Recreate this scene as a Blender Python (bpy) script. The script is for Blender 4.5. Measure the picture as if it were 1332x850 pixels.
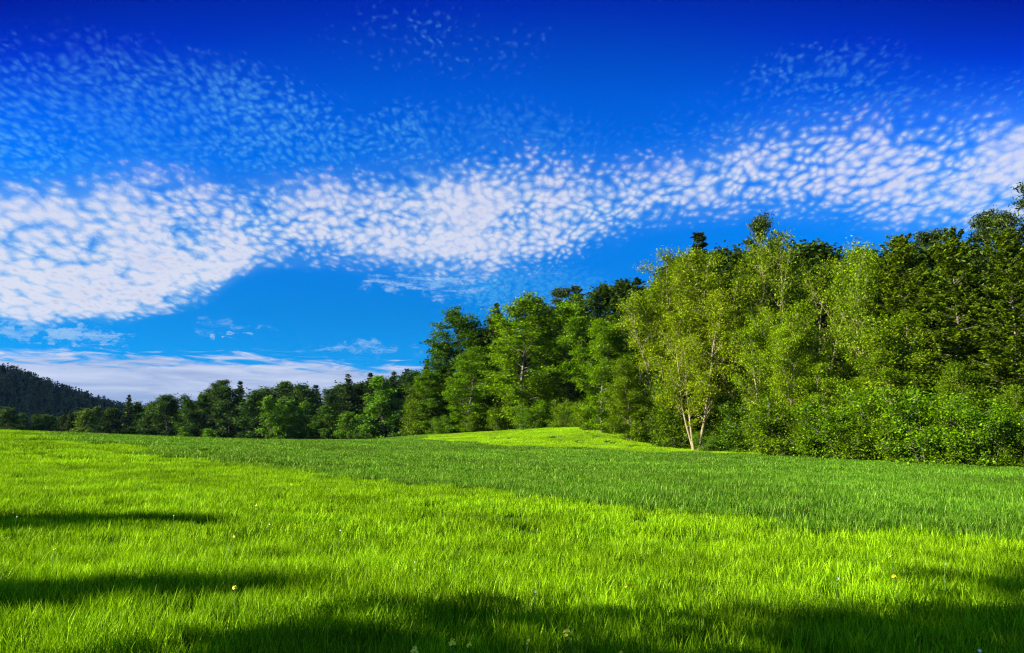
import bpy, math, random
import numpy as np
from mathutils import Vector

for o in list(bpy.data.objects):
    bpy.data.objects.remove(o, do_unlink=True)
S = bpy.context.scene
C = S.collection
R = math.radians

# ------------------------------------------------------------------ camera
FPX = 1045.0                       # focal length in pixels of a 1332 wide picture
TH = math.atan(147 / FPX)          # the camera looks up a little
CAMZ = 1.7
cam_d = bpy.data.cameras.new('camera')
cam = bpy.data.objects.new('camera', cam_d)
C.objects.link(cam)
cam.location = (0, 0, CAMZ)
cam.rotation_euler = (R(90) + TH, 0, 0)
cam_d.sensor_width = 36
cam_d.lens = 36 * FPX / 1332
cam_d.clip_start = 0.1
cam_d.clip_end = 20000
S.camera = cam

# ------------------------------------------------------------------ view
S.render.engine = 'CYCLES'
S.cycles.use_denoising = True
S.cycles.denoiser = 'OPENIMAGEDENOISE'
S.cycles.denoising_input_passes = 'RGB_ALBEDO_NORMAL'
S.cycles.denoising_prefilter = 'NONE'
S.cycles.max_bounces = 4
S.cycles.diffuse_bounces = 3
S.cycles.glossy_bounces = 1
S.cycles.transmission_bounces = 3
S.cycles.pixel_filter_type = 'BLACKMAN_HARRIS'
S.cycles.filter_width = 1.25
S.view_settings.view_transform = 'Standard'
S.view_settings.look = 'None'
S.view_settings.exposure = 1.9
S.view_settings.gamma = 1
S.view_settings.use_curve_mapping = False

# ------------------------------------------------------------------ sun
SUN_EL = R(24)
SUN_TO = R(14)                     # light travels to +X, a little away from the camera
ld = Vector((math.cos(SUN_TO) * math.cos(SUN_EL), math.sin(SUN_TO) * math.cos(SUN_EL), -math.sin(SUN_EL)))
sun_d = bpy.data.lights.new('sun', 'SUN')
sun_d.energy = 5.0
sun_d.angle = R(0.5)
sun_d.color = (1.0, 0.93, 0.80)
sun = bpy.data.objects.new('sun', sun_d)
C.objects.link(sun)
sun.rotation_euler = ld.to_track_quat('-Z', 'Y').to_euler()
sun.location = (-60, -20, 40)


# ------------------------------------------------------------------ node helpers
class NT:
    def __init__(s, tree):
        s.t = tree
        s.L = tree.links

    def n(s, typ, **kw):
        nd = s.t.nodes.new(typ)
        for k, v in kw.items():
            setattr(nd, k, v)
        return nd

    def put(s, sock, v):
        if v is None:
            return
        if hasattr(v, 'links') or isinstance(v, bpy.types.NodeSocket):
            s.L.new(v, sock)
        else:
            sock.default_value = v

    def m(s, op, a, b=None, c=None, clamp=False):
        nd = s.n('ShaderNodeMath', operation=op, use_clamp=clamp)
        s.put(nd.inputs[0], a)
        s.put(nd.inputs[1], b)
        s.put(nd.inputs[2], c)
        return nd.outputs[0]

    def step(s, x, a, b, lo=0.0, hi=1.0):          # smoothstep
        nd = s.n('ShaderNodeMapRange', interpolation_type='SMOOTHSTEP')
        s.put(nd.inputs[0], x)
        s.put(nd.inputs[1], a)
        s.put(nd.inputs[2], b)
        s.put(nd.inputs[3], lo)
        s.put(nd.inputs[4], hi)
        return nd.outputs[0]

    def lin(s, x, a, b, lo=0.0, hi=1.0):
        nd = s.n('ShaderNodeMapRange')
        s.put(nd.inputs[0], x)
        s.put(nd.inputs[1], a)
        s.put(nd.inputs[2], b)
        s.put(nd.inputs[3], lo)
        s.put(nd.inputs[4], hi)
        return nd.outputs[0]

    def noise(s, vec, scale, detail=3, rough=0.5, dist=0.0):
        nd = s.n('ShaderNodeTexNoise')
        if vec is not None:
            s.L.new(vec, nd.inputs['Vector'])
        nd.inputs['Scale'].default_value = scale
        nd.inputs['Detail'].default_value = detail
        nd.inputs['Roughness'].default_value = rough
        nd.inputs['Distortion'].default_value = dist
        return nd

    def noise2(s, vec, *a):
        nd = s.noise(vec, *a)
        nd.noise_dimensions = '2D'
        return nd

    def xyz(s, x, y, z):
        nd = s.n('ShaderNodeCombineXYZ')
        s.put(nd.inputs[0], x)
        s.put(nd.inputs[1], y)
        s.put(nd.inputs[2], z)
        return nd.outputs[0]

    def mix(s, f, a, b, blend='MIX'):
        nd = s.n('ShaderNodeMix', data_type='RGBA', blend_type=blend)
        s.put(nd.inputs[0], f)
        s.put(nd.inputs[6], a)
        s.put(nd.inputs[7], b)
        return nd.outputs[2]

    def ramp(s, f, stops):
        nd = s.n('ShaderNodeValToRGB')
        el = nd.color_ramp.elements
        while len(el) < len(stops):
            el.new(0.5)
        for e, (p, c) in zip(el, stops):
            e.position = p
            e.color = (*c, 1)
        s.put(nd.inputs[0], f)
        return nd.outputs[0]

    def curve(s, f, pts):
        nd = s.n('ShaderNodeFloatCurve')
        cv = nd.mapping.curves[0]
        pts = sorted(pts)
        while len(cv.points) < len(pts):
            cv.points.new(0.5, 0.5)
        for p, (x, y) in zip(cv.points, pts):
            p.location = (x, y)
            p.handle_type = 'AUTO'
        nd.mapping.update()
        s.put(nd.inputs['Value'], f)
        return nd.outputs[0]


def ray(px, py):
    """direction through a picture point, scaled so that Y = 1"""
    cx, cy = (px - 666) / FPX, (425 - py) / FPX
    yf = math.cos(TH) - cy * math.sin(TH)
    zf = math.sin(TH) + cy * math.cos(TH)
    return cx / yf, zf / yf


def azel(px, py):
    x, z = ray(px, py)
    return math.degrees(math.atan(x)), math.degrees(math.atan2(z, math.hypot(x, 1)))


# ------------------------------------------------------------------ sky with altocumulus clouds
def build_world():
    w = bpy.data.worlds.new('World')
    S.world = w
    w.use_nodes = True
    w.node_tree.nodes.clear()
    g = NT(w.node_tree)
    out = g.n('ShaderNodeOutputWorld')
    bg = g.n('ShaderNodeBackground')
    g.L.new(bg.outputs[0], out.inputs[0])
    bg.inputs[1].default_value = 0.07
    sky = g.n('ShaderNodeTexSky', sky_type='NISHITA')
    sky.sun_disc = False
    sky.sun_elevation = SUN_EL
    sky.sun_rotation = math.atan2(-ld.x, -ld.y)
    sky.altitude = 600
    sky.air_density = 1.0
    sky.dust_density = 0.3
    sky.ozone_density = 3.0
    tc = g.n('ShaderNodeTexCoord')
    sp = g.n('ShaderNodeSeparateXYZ')
    g.L.new(tc.outputs['Generated'], sp.inputs[0])
    x, y, z = sp.outputs
    el = g.m('MULTIPLY', g.m('ARCSINE', z), 180 / math.pi)
    az = g.m('MULTIPLY', g.m('ARCTAN2', x, y), 180 / math.pi)
    # deep blue clear air: filter on the physical sky, by height and toward the sides
    side = g.m('MULTIPLY', g.m('MULTIPLY', g.m('POWER', g.m('MINIMUM', g.m('ABSOLUTE', az), 60.0), 2.0), 0.0070), g.step(el, 10.0, 26.0))  # lens vignette painted in: sky darkens toward both sides
    f = g.m('DIVIDE', g.m('ADD', el, side), 60.0, clamp=True)
    tint = g.ramp(f, SKYT)
    blue = g.mix(1.0, sky.outputs[0], tint, 'MULTIPLY')
    # cloud layer coordinates: a thick layer overhead, seen in perspective
    zz = g.m('ADD', g.m('MAXIMUM', z, 0.0), 0.30)
    u = g.m('DIVIDE', x, zz)
    v = g.m('DIVIDE', y, zz)
    P = g.xyz(u, v, 0.0)
    a01 = g.m('DIVIDE', g.m('ADD', az, 45.0), 90.0, clamp=True)
    wob = g.noise2(P, 1.3, 3)
    wv = g.m('MULTIPLY', g.m('SUBTRACT', wob.outputs[0], 0.5), 5.0)
    elw = g.m('ADD', el, wv)

    def edge(pts):
        q = []
        for px, py in pts:
            a, e = azel(px, py)
            q.append(((a + 45) / 90, e / 40))
        q = [(0.0, q[0][1])] + q + [(1.0, q[-1][1])]
        return g.m('MULTIPLY', g.curve(a01, q), 40.0)

    lowe = edge([(-60, 450), (110, 447), (210, 427), (280, 394), (350, 358), (480, 344), (620, 348), (720, 356), (800, 330), (900, 305), (1050, 298), (1200, 300), (1390, 292)])
    upe = edge([(-60, 222), (150, 228), (300, 240), (450, 225), (550, 205), (650, 200), (760, 222), (860, 226), (930, 205), (1000, 180), (1100, 165), (1200, 150), (1390, 125)])
    right = g.step(az, -32.0, 4.0)
    band = g.m('MULTIPLY', g.step(g.m('SUBTRACT', elw, lowe), g.lin(right, 0, 1, -0.8, -2.2), g.lin(right, 0, 1, 1.4, 2.6)), g.step(g.m('SUBTRACT', upe, elw), -3.6, 3.2))
    # fuller on the left, broken up to the right
    full = g.curve(a01, [(0.0, 0.735), (0.2, 0.71), (0.35, 0.66), (0.5, 0.62), (0.62, 0.64), (0.72, 0.60), (1.0, 0.60)])
    low = g.step(g.m('SUBTRACT', g.m('SUBTRACT', elw, lowe), 4.0), 3.0, -3.0)
    cov = g.m('MULTIPLY', band, g.m('ADD', full, g.m('MULTIPLY', g.m('SUBTRACT', low, 0.5), g.lin(right, 0, 1, 0.14, 0.0))))

    def blob(cx, cy, rx, ry, amt, az=az, el=el):
        a, e = azel(cx, cy)
        kx = math.degrees(rx / FPX)
        ky = math.degrees(ry / FPX)
        d = g.m('ADD', g.m('POWER', g.m('DIVIDE', g.m('SUBTRACT', az, a), kx), 2.0),
                g.m('POWER', g.m('DIVIDE', g.m('SUBTRACT', el, e), ky), 2.0))
        return g.m('MULTIPLY', g.step(d, 1.0, 0.0), amt)

    thin = blob(230, 150, 360, 130, 0.54)
    for b in [(90, 215, 380, 85, 0.52), (620, 185, 300, 90, 0.52), (1060, 95, 190, 60, 0.46), (690, 375, 190, 60, 0.60),
              (1080, 165, 420, 75, 0.46), (560, 60, 300, 80, 0.36), (900, 160, 280, 70, 0.38), (400, 190, 260, 80, 0.50)]:
        thin = g.m('MAXIMUM', thin, blob(*b))

    # cells
    wn = g.noise2(P, 9.0, 2)
    wc = g.n('ShaderNodeVectorMath', operation='MULTIPLY_ADD')
    g.L.new(wn.outputs[1], wc.inputs[0])
    wc.inputs[1].default_value = (0.035, 0.035, 0.0)
    g.L.new(P, wc.inputs[2])
    PW = wc.outputs[0]
    mp = g.n('ShaderNodeMapping')
    g.L.new(PW, mp.inputs[0])
    mp.inputs['Scale'].default_value = (1.0, 0.72, 1.0)
    PW = mp.outputs[0]

    def cells(scale, smooth):
        vo = g.n('ShaderNodeTexVoronoi', feature='SMOOTH_F1', voronoi_dimensions='2D')
        g.L.new(PW, vo.inputs['Vector'])
        vo.inputs['Scale'].default_value = scale
        vo.inputs['Smoothness'].default_value = smooth
        vo.inputs['Randomness'].default_value = 0.95
        return g.m('SUBTRACT', 1.0, g.m('MULTIPLY', vo.outputs['Distance'], 1.15))

    c1 = cells(33.0, 0.45)
    c2 = cells(54.0, 0.4)
    fine = g.noise2(PW, 95.0, 4, 0.7).outputs[0]
    med = g.noise2(PW, 7.0, 3, 0.55).outputs[0]
    big = g.noise2(P, 2.6, 3, 0.5).outputs[0]
    wA = g.m('ADD', g.lin(right, 0, 1, 0.75, 0.28), g.m('MULTIPLY', g.m('SUBTRACT', big, 0.5), 1.3), None, True)
    cmix = g.m('ADD', g.m('MULTIPLY', c1, wA), g.m('MULTIPLY', c2, g.m('SUBTRACT', 1.0, wA)))
    cell = g.m('MULTIPLY', cmix, 0.50)
    cell = g.m('ADD', cell, g.m('MULTIPLY', fine, 0.26))
    cell = g.m('ADD', cell, g.m('MULTIPLY', med, 0.30))
    cell = g.m('ADD', cell, g.m('MULTIPLY', g.m('SUBTRACT', big, 0.5), 0.22))
    th = g.m('SUBTRACT', 1.0, cov)
    dens = g.m('SUBTRACT', cell, th)
    d_main = g.m('MULTIPLY', g.step(dens, -0.19, 0.42), g.step(cov, 0.04, 0.3))
    veil = g.m('MULTIPLY', g.step(band, 0.15, 1.0), g.m('MULTIPLY', g.step(g.m('ADD', g.m('MULTIPLY', med, 0.6), g.m('MULTIPLY', big, 0.5)), 0.30, 0.80), g.lin(right, 0, 1, 0.50, 0.26)))
    d_main = g.m('SUBTRACT', 1.0, g.m('MULTIPLY', g.m('SUBTRACT', 1.0, d_main), g.m('SUBTRACT', 1.0, veil)))
    th2 = g.m('SUBTRACT', 1.0, thin)
    cs = g.m('ADD', g.m('ADD', g.m('MULTIPLY', cells(60.0, 0.35), 0.34), g.m('MULTIPLY', cells(105.0, 0.3), 0.22)), g.m('ADD', g.m('MULTIPLY', fine, 0.24), g.m('MULTIPLY', med, 0.26)))
    dens2 = g.m('SUBTRACT', cs, th2)
    d_thin = g.m('MULTIPLY', g.step(dens2, -0.08, 0.34), g.m('MULTIPLY', g.step(thin, 0.0, 0.45), g.lin(big, 0.35, 0.62, 0.16, 0.46)))
    # low streaky bank over the treeline
    Q = g.xyz(g.m('MULTIPLY', az, 0.09), g.m('MULTIPLY', el, 0.85), 0.0)
    st = g.noise2(Q, 1.6, 5, 0.6, 0.4).outputs[0]
    st2 = g.noise2(g.xyz(g.m('MULTIPLY', az, 0.22), g.m('MULTIPLY', el, 1.5), 3.0), 1.5, 5, 0.62, 0.6).outputs[0]
    be = edge([(-60, 444), (60, 447), (250, 452), (380, 458), (480, 462), (560, 472), (640, 510), (760, 570), (900, 575), (1390, 575)])
    bank = g.step(g.m('ADD', g.m('SUBTRACT', be, el), g.m('MULTIPLY', g.m('SUBTRACT', st2, 0.5), 2.6)), -0.7, 2.0)
    bank = g.m('MULTIPLY', bank, g.m('ADD', 0.35, g.m('MULTIPLY', bank, 0.65)))
    d_bank = g.m('MULTIPLY', g.step(g.m('ADD', g.m('ADD', g.m('MULTIPLY', st, 0.5), g.m('MULTIPLY', st2, 0.5)), g.m('MULTIPLY', bank, 0.75)), 0.58, 1.12), g.step(bank, 0.02, 0.35))
    azn = g.m('ADD', az, g.m('MULTIPLY', g.m('SUBTRACT', g.noise2(g.xyz(az, el, 9.0), 0.55, 4, 0.6).outputs[0], 0.5), 9.0))
    eln = g.m('ADD', el, g.m('MULTIPLY', g.m('SUBTRACT', g.noise2(g.xyz(g.m('MULTIPLY', az, 0.6), el, 19.0), 0.8, 5, 0.65).outputs[0], 0.5), 3.0))
    wis = blob(75, 435, 90, 10, 1.0, azn, eln)
    for b in [(560, 370, 110, 20, 0.75), (465, 452, 80, 15, 0.65), (315, 438, 22, 6, 0.8), (285, 425, 40, 10, 0.35), (350, 428, 30, 6, 0.4), (640, 360, 110, 12, 0.4)]:
        wis = g.m('MAXIMUM', wis, blob(*b, azn, eln))
    d_wis = g.m('MULTIPLY', g.step(wis, 0.0, 0.6), g.step(g.m('ADD', g.m('ADD', g.m('MULTIPLY', st2, 2.4), g.m('MULTIPLY', fine, 1.0)), g.m('MULTIPLY', wis, 0.7)), 1.70, 2.75), )
    d_wis = g.m('MULTIPLY', d_wis, 0.75)
    dtot = g.m('MAXIMUM', g.m('MAXIMUM', d_main, d_thin), g.m('MAXIMUM', g.m('MULTIPLY', d_bank, 0.93), d_wis))
    dtot = g.m('MULTIPLY', dtot, 0.97, clamp=True)
    # a thick cloud is greyer underneath
    shade = g.m('ADD', g.step(g.m('ADD', dens, g.m('MULTIPLY', g.m('SUBTRACT', med, 0.5), 0.5)), -0.14, 0.62), 0.0)
    ccol = g.ramp(shade, [(0.0, (0.30, 0.64, 1.0)), (0.22, (0.66, 0.82, 1.0)), (0.5, (0.84, 0.88, 1.0)), (0.8, (0.80, 0.83, 0.98)), (1.0, (0.62, 0.66, 0.86))])
    bcol = g.ramp(g.m('ADD', st, g.m('MULTIPLY', g.step(el, 6.0, 1.0), -0.22)), [(0.15, (0.34, 0.44, 0.72)), (0.62, (0.72, 0.78, 0.98))])
    ccol = g.mix(g.step(g.m('SUBTRACT', d_bank, d_main), -0.05, 0.1), ccol, bcol)
    ccol = g.mix(g.step(g.m('SUBTRACT', d_thin, g.m('MAXIMUM', d_main, g.m('MAXIMUM', d_bank, d_wis))), -0.02, 0.06), ccol, (0.14, 0.60, 1.0, 1))
    csc = g.n('ShaderNodeVectorMath', operation='SCALE')
    g.L.new(ccol, csc.inputs[0])
    csc.inputs[3].default_value = CLOUDB
    res = g.mix(dtot, blue, csc.outputs[0])
    # nothing but ground haze below the horizon
    g.L.new(res, bg.inputs[0])


SKYT = [(0.0, (0.03, 0.27, 0.66)), (0.08, (0.006, 0.28, 0.60)), (0.145, (0.003, 0.27, 0.58)), (0.25, (0.001, 0.30, 0.74)), (0.335, (0.0, 0.30, 0.86)),
        (0.405, (0.0, 0.23, 0.86)), (0.495, (0.0, 0.072, 0.66)), (0.56, (0.0, 0.024, 0.40)), (0.66, (0.0, 0.05, 0.40)), (0.85, (0.30, 0.65, 0.75)), (1.0, (0.55, 0.90, 0.90))]
CLOUDB = 3.45
build_world()


# ------------------------------------------------------------------ object helpers
def link(o, parent=None):
    C.objects.link(o)
    if parent:
        o.parent = parent
    return o


def tag(o, label=None, cat=None, group=None, kind=None):
    if label:
        o['label'] = label
    if cat:
        o['category'] = cat
    if group:
        o['group'] = group
    if kind:
        o['kind'] = kind
    return o


def mesh_np(name, V, F, mat, smooth=False):
    """mesh from numpy arrays; F is (n,4) or (n,3) or a list of such arrays"""
    me = bpy.data.meshes.new(name)
    Fs = F if isinstance(F, list) else [F]
    Fs = [f for f in Fs if len(f)]
    V = np.asarray(V, dtype=np.float32)
    me.vertices.add(len(V))
    me.vertices.foreach_set('co', V.ravel())
    loops = np.concatenate([f.ravel() for f in Fs]).astype(np.int32)
    tot = np.concatenate([np.full(len(f), f.shape[1]) for f in Fs]).astype(np.int32)
    start = np.concatenate([[0], np.cumsum(tot)[:-1]]).astype(np.int32)
    me.loops.add(len(loops))
    me.loops.foreach_set('vertex_index', loops)
    me.polygons.add(len(tot))
    me.polygons.foreach_set('loop_start', start)
    me.polygons.foreach_set('loop_total', tot)
    if smooth:
        me.polygons.foreach_set('use_smooth', np.ones(len(tot), dtype=bool))
    me.update(calc_edges=True)
    me.validate()
    if mat:
        me.materials.append(mat)
    return me


# ------------------------------------------------------------------ materials
def new_mat(name):
    m = bpy.data.materials.new(name)
    m.use_nodes = True
    m.node_tree.nodes.clear()
    g = NT(m.node_tree)
    out = g.n('ShaderNodeOutputMaterial')
    return m, g, out


def leaf_mat(name, col_a, col_b, trans=0.4, gloss=0.05, scale=1.2, rough=0.4, world_noise=None, tcol=None):
    """leaf: diffuse + light passing through + a little sheen; hue varies leaf by leaf and tree by tree"""
    m, g, out = new_mat(name)
    geo = g.n('ShaderNodeNewGeometry')
    oi = g.n('ShaderNodeObjectInfo')
    pos = geo.outputs['Position']
    n1 = g.noise(pos, scale, 3, 0.6).outputs[0]
    f = g.m('ADD', g.m('MULTIPLY', n1, 0.9), g.m('MULTIPLY', g.m('SUBTRACT', geo.outputs['Random Per Island'], 0.5), 0.5))
    f = g.step(f, 0.15, 0.8)
    col = g.mix(f, (*col_a, 1), (*col_b, 1))
    rb_ = g.lin(geo.outputs['Random Per Island'], 0, 1, 0.74, 1.26)
    col = g.mix(1.0, col, g.xyz(rb_, rb_, rb_), 'MULTIPLY')
    if world_noise:
        n2 = g.noise(pos, world_noise, 3, 0.55).outputs[0]
        k = g.lin(n2, 0.3, 0.7, 0.66, 1.28)
        kc = g.xyz(k, k, k)
        col = g.mix(1.0, col, kc, 'MULTIPLY')
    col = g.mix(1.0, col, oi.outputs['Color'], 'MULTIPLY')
    rv = g.lin(oi.outputs['Random'], 0, 1, 0.86, 1.12)
    col = g.mix(1.0, col, g.xyz(rv, rv, rv), 'MULTIPLY')
    di = g.n('ShaderNodeBsdfDiffuse')
    g.L.new(col, di.inputs[0])
    tr = g.n('ShaderNodeBsdfTranslucent')
    tc = g.mix(1.0, col, (*(tcol or (1.25, 1.15, 0.5)), 1), 'MULTIPLY')
    g.L.new(tc, tr.inputs[0])
    mx = g.n('ShaderNodeMixShader')
    mx.inputs[0].default_value = trans
    g.L.new(di.outputs[0], mx.inputs[1])
    g.L.new(tr.outputs[0], mx.inputs[2])
    gl = g.n('ShaderNodeBsdfGlossy')
    gl.inputs['Roughness'].default_value = rough
    gl.inputs[0].default_value = (0.75, 0.9, 0.22, 1)
    mx2 = g.n('ShaderNodeMixShader')
    mx2.inputs[0].default_value = gloss
    g.L.new(mx.outputs[0], mx2.inputs[1])
    g.L.new(gl.outputs[0], mx2.inputs[2])
    g.L.new(mx2.outputs[0], out.inputs[0])
    return m


def bark_mat(name, a, b):
    m, g, out = new_mat(name)
    geo = g.n('ShaderNodeNewGeometry')
    mp = g.n('ShaderNodeMapping')
    g.L.new(geo.outputs['Position'], mp.inputs[0])
    mp.inputs['Scale'].default_value = (6, 6, 1.3)
    n = g.noise(mp.outputs[0], 1.5, 5, 0.65).outputs[0]
    col = g.ramp(n, [(0.3, a), (0.65, b)])
    bs = g.n('ShaderNodeBsdfPrincipled')
    g.L.new(col, bs.inputs['Base Color'])
    bs.inputs['Roughness'].default_value = 0.9
    bp = g.n('ShaderNodeBump')
    bp.inputs['Strength'].default_value = 0.6
    bp.inputs['Distance'].default_value = 0.03
    g.L.new(n, bp.inputs['Height'])
    g.L.new(bp.outputs[0], bs.inputs['Normal'])
    g.L.new(bs.outputs[0], out.inputs[0])
    return m


def ground_mat(name, stops, scale):
    m, g, out = new_mat(name)
    geo = g.n('ShaderNodeNewGeometry')
    n = g.noise(geo.outputs['Position'], scale, 6, 0.65).outputs[0]
    n2 = g.noise(geo.outputs['Position'], scale * 9, 4, 0.6).outputs[0]
    col = g.ramp(g.m('ADD', g.m('MULTIPLY', n, 0.6), g.m('MULTIPLY', n2, 0.4)), stops)
    bs = g.n('ShaderNodeBsdfDiffuse')
    g.L.new(col, bs.inputs[0])
    g.L.new(bs.outputs[0], out.inputs[0])
    return m


M = {}
M['grass'] = leaf_mat('meadow_grass', (0.053, 0.150, 0.002), (0.252, 0.438, 0.004), 0.32, 0.012, 0.9, 0.45, 0.30, (1.2, 1.15, 0.4))
M['wheat'] = leaf_mat('young_wheat', (0.023, 0.088, 0.003), (0.100, 0.236, 0.009), 0.30, 0.03, 0.8, 0.45, 0.10, (1.15, 1.1, 0.6))
M['meadow'] = leaf_mat('short_meadow', (0.125, 0.280, 0.002), (0.285, 0.475, 0.004), 0.40, 0.02, 0.35, 0.5, 0.12)
M['airy'] = leaf_mat('spring_leaf', (0.058, 0.108, 0.001), (0.196, 0.288, 0.004), 0.36, 0.02, 0.55, 0.45)
M['beech'] = leaf_mat('broad_leaf', (0.066, 0.150, 0.002), (0.180, 0.305, 0.006), 0.36, 0.02, 0.5, 0.45)
M['young'] = leaf_mat('fresh_leaf', (0.056, 0.108, 0.002), (0.172, 0.258, 0.006), 0.36, 0.02, 0.6, 0.45)
M['dark'] = leaf_mat('dark_leaf', (0.016, 0.038, 0.006), (0.046, 0.084, 0.011), 0.3, 0.03, 0.35, 0.5)  # shaded look of the far treeline is put into this dark base colour
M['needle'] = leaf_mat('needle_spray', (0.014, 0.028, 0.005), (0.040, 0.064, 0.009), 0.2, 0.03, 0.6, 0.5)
M['hemlock'] = leaf_mat('soft_needle', (0.042, 0.074, 0.001), (0.122, 0.178, 0.004), 0.30, 0.02, 0.6, 0.45)
M['hill_leaf'] = leaf_mat('hill_leaf', (0.006, 0.017, 0.011), (0.018, 0.036, 0.018), 0.2, 0.0, 0.012, 0.5)  # bluish dark base stands in for distance haze over the hill
M['bark'] = bark_mat('grey_bark', (0.055, 0.048, 0.035), (0.16, 0.14, 0.10))
M['pale_bark'] = bark_mat('pale_bark', (0.12, 0.096, 0.048), (0.30, 0.25, 0.13))
M['dark_bark'] = bark_mat('dark_bark', (0.03, 0.024, 0.018), (0.075, 0.058, 0.04))
M['soil'] = ground_mat('field_soil', [(0.25, (0.012, 0.030, 0.006)), (0.7, (0.030, 0.070, 0.012))], 0.6)
M['hill'] = ground_mat('hill_ground', [(0.25, (0.010, 0.020, 0.010)), (0.7, (0.020, 0.035, 0.015))], 0.02)

# ------------------------------------------------------------------ terrain (z is the height of the grass tops)
GH = 0.28                          # soil lies this far below the grass tops


def ctrl(px, py, Y):
    x, z = ray(px, py)
    return (x * Y, Y, CAMZ + z * Y)


CP = [(x, y, 0.0) for x in (-16, -8, 0, 8, 16) for y in (-20, -8, 2, 10)]
CP += [(x, 16, 0.0) for x in (-4, 4, 12)]
CP += [ctrl(*a) for a in [
    (0, 640, 23), (0, 612, 34), (0, 580, 50), (0, 560, 64), (100, 563, 70), (200, 567, 76), (330, 571, 88), (450, 571.5, 102), (540, 570, 116),
    (200, 600, 42), (330, 602, 44), (500, 622, 33), (500, 592, 60), (640, 640, 25), (640, 600, 56), (640, 577, 94), (640, 560, 130),
    (740, 600, 56), (740, 581, 88), (740, 556, 114), (540, 567.5, 150), (870, 640, 25), (870, 600, 60), (870, 587, 84), (870, 566, 104),
    (930, 581.5, 92), (985, 585, 86), (1000, 610, 45), (1000, 589, 76), (1150, 597, 67), (1332, 606, 57), (1332, 640, 27), (1332, 700, 14), (1200, 620, 38)]]
CP += [(-80, 20, 2.0), (-80, 70, 3.6), (-60, 110, 0.4), (-110, 160, -2.0), (-45, 150, -0.6), (-20, 190, -1.0), (10, 185, 0.5), (-10, 260, -2.5), (-100, 260, -2.5),
       (-180, 260, -3.0), (60, 150, 6.5), (60, 110, 4.0), (20, 150, 4.5), (110, 100, 3.5), (90, 200, 9.0), (90, 40, 0.4), (130, 180, 8.0), (60, 15, 0.0), (-30, -30, 0.3), (40, -30, 0.0), (-70, -30, 1.0), (110, -30, 0)]
CP = np.array(CP)


def tps_fit(P):
    n = len(P)
    d = np.linalg.norm(P[:, None, :2] - P[None, :, :2], axis=2)
    K = d ** 2 * np.log(d + 1e-9) + np.eye(n) * 4.0
    Q = np.hstack([np.ones((n, 1)), P[:, :2]])
    A = np.block([[K, Q], [Q.T, np.zeros((3, 3))]])
    return np.linalg.solve(A, np.concatenate([P[:, 2], np.zeros(3)]))


TW = tps_fit(CP)


def top_z(x, y):
    """height of the visible field surface"""
    x = np.atleast_1d(np.asarray(x, float))
    y = np.atleast_1d(np.asarray(y, float))
    sh = x.shape
    x, y = x.ravel(), y.ravel()
    z = np.empty(len(x))
    for i in range(0, len(x), 20000):
        xx, yy = x[i:i + 20000], y[i:i + 20000]
        d = np.hypot(xx[:, None] - CP[None, :, 0], yy[:, None] - CP[None, :, 1])
        z[i:i + 20000] = (d ** 2 * np.log(d + 1e-9)) @ TW[:-3] + TW[-3] + TW[-2] * xx + TW[-1] * yy
    # fade to plain level country far away
    ex = np.maximum(np.abs(x - 0) - 120, 0)
    ey = np.maximum(np.maximum(y - 190, -25 - y), 0)
    k = np.clip(np.hypot(ex, ey) / 120, 0, 1)
    k = k * k * (3 - 2 * k)
    z = np.clip(z, -4, 14)
    z = z * (1 - k) + (-3.0) * k
    return z.reshape(sh)


def gz(x, y):
    return float(top_z([x], [y])[0]) - GH


def ground_hit(px, py):
    dx, dz = ray(px, py)
    Y = np.linspace(4, 260, 4000)
    h = CAMZ + dz * Y - top_z(dx * Y, Y)
    i = np.argmax(h < 0)
    if h[i] >= 0:
        i = int(np.argmin(np.abs(h)))
    return dx * Y[i], Y[i]


def build_ground():
    a = np.concatenate([-np.geomspace(1280, 160, 12), np.linspace(-150, 150, 151), np.geomspace(160, 880, 10)])
    b = np.concatenate([-np.geomspace(140, 40, 6), np.linspace(-36, 220, 129), np.geomspace(230, 1130, 14)])
    XX, YY = np.meshgrid(a, b)
    ZZ = top_z(XX, YY) - GH
    V = np.stack([XX, YY, ZZ], -1).reshape(-1, 3)
    nx, ny = len(a), len(b)
    i = np.arange(nx - 1)[None, :] + nx * np.arange(ny - 1)[:, None]
    F = np.stack([i, i + 1, i + 1 + nx, i + nx], -1).reshape(-1, 4)
    o = bpy.data.objects.new('ground', mesh_np('ground', V, F, M['soil'], True))
    link(o)
    tag(o, 'dark soil of the gently rolling field under the grass', 'ground', kind='structure')


build_ground()


def build_hill():
    # a long wooded ridge rising to the left
    a = np.linspace(-1100, 60, 90)
    b = np.linspace(480, 1000, 50)
    XX, YY = np.meshgrid(a, b)
    ZZ = hill_z(XX, YY)
    V = np.stack([XX, YY, ZZ], -1).reshape(-1, 3)
    nx, ny = len(a), len(b)
    i = np.arange(nx - 1)[None, :] + nx * np.arange(ny - 1)[:, None]
    F = np.stack([i, i + 1, i + 1 + nx, i + nx], -1).reshape(-1, 4)
    o = bpy.data.objects.new('hill', mesh_np('hill', V, F, M['hill'], True))
    link(o)
    tag(o, 'steep wooded hill rising at the far left', 'hill', kind='structure')


def hill_z(X, Y):
    px = [-1100, -800, -650, -520, -446, -400, -355, -300, -240, -150, -60, 60]
    pz = [84, 88, 86, 76, 57.5, 41, 26, 12, 3, -3, -6, -8]
    zr = np.interp(X + (Y - 720) * 0.25, px, pz)
    w = np.exp(-((Y - 720) / 130.0) ** 2)
    return -6 + (zr + 6) * w + 3.0 * np.sin(X * 0.021 + 1) * np.sin(Y * 0.027) * w


build_hill()

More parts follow.
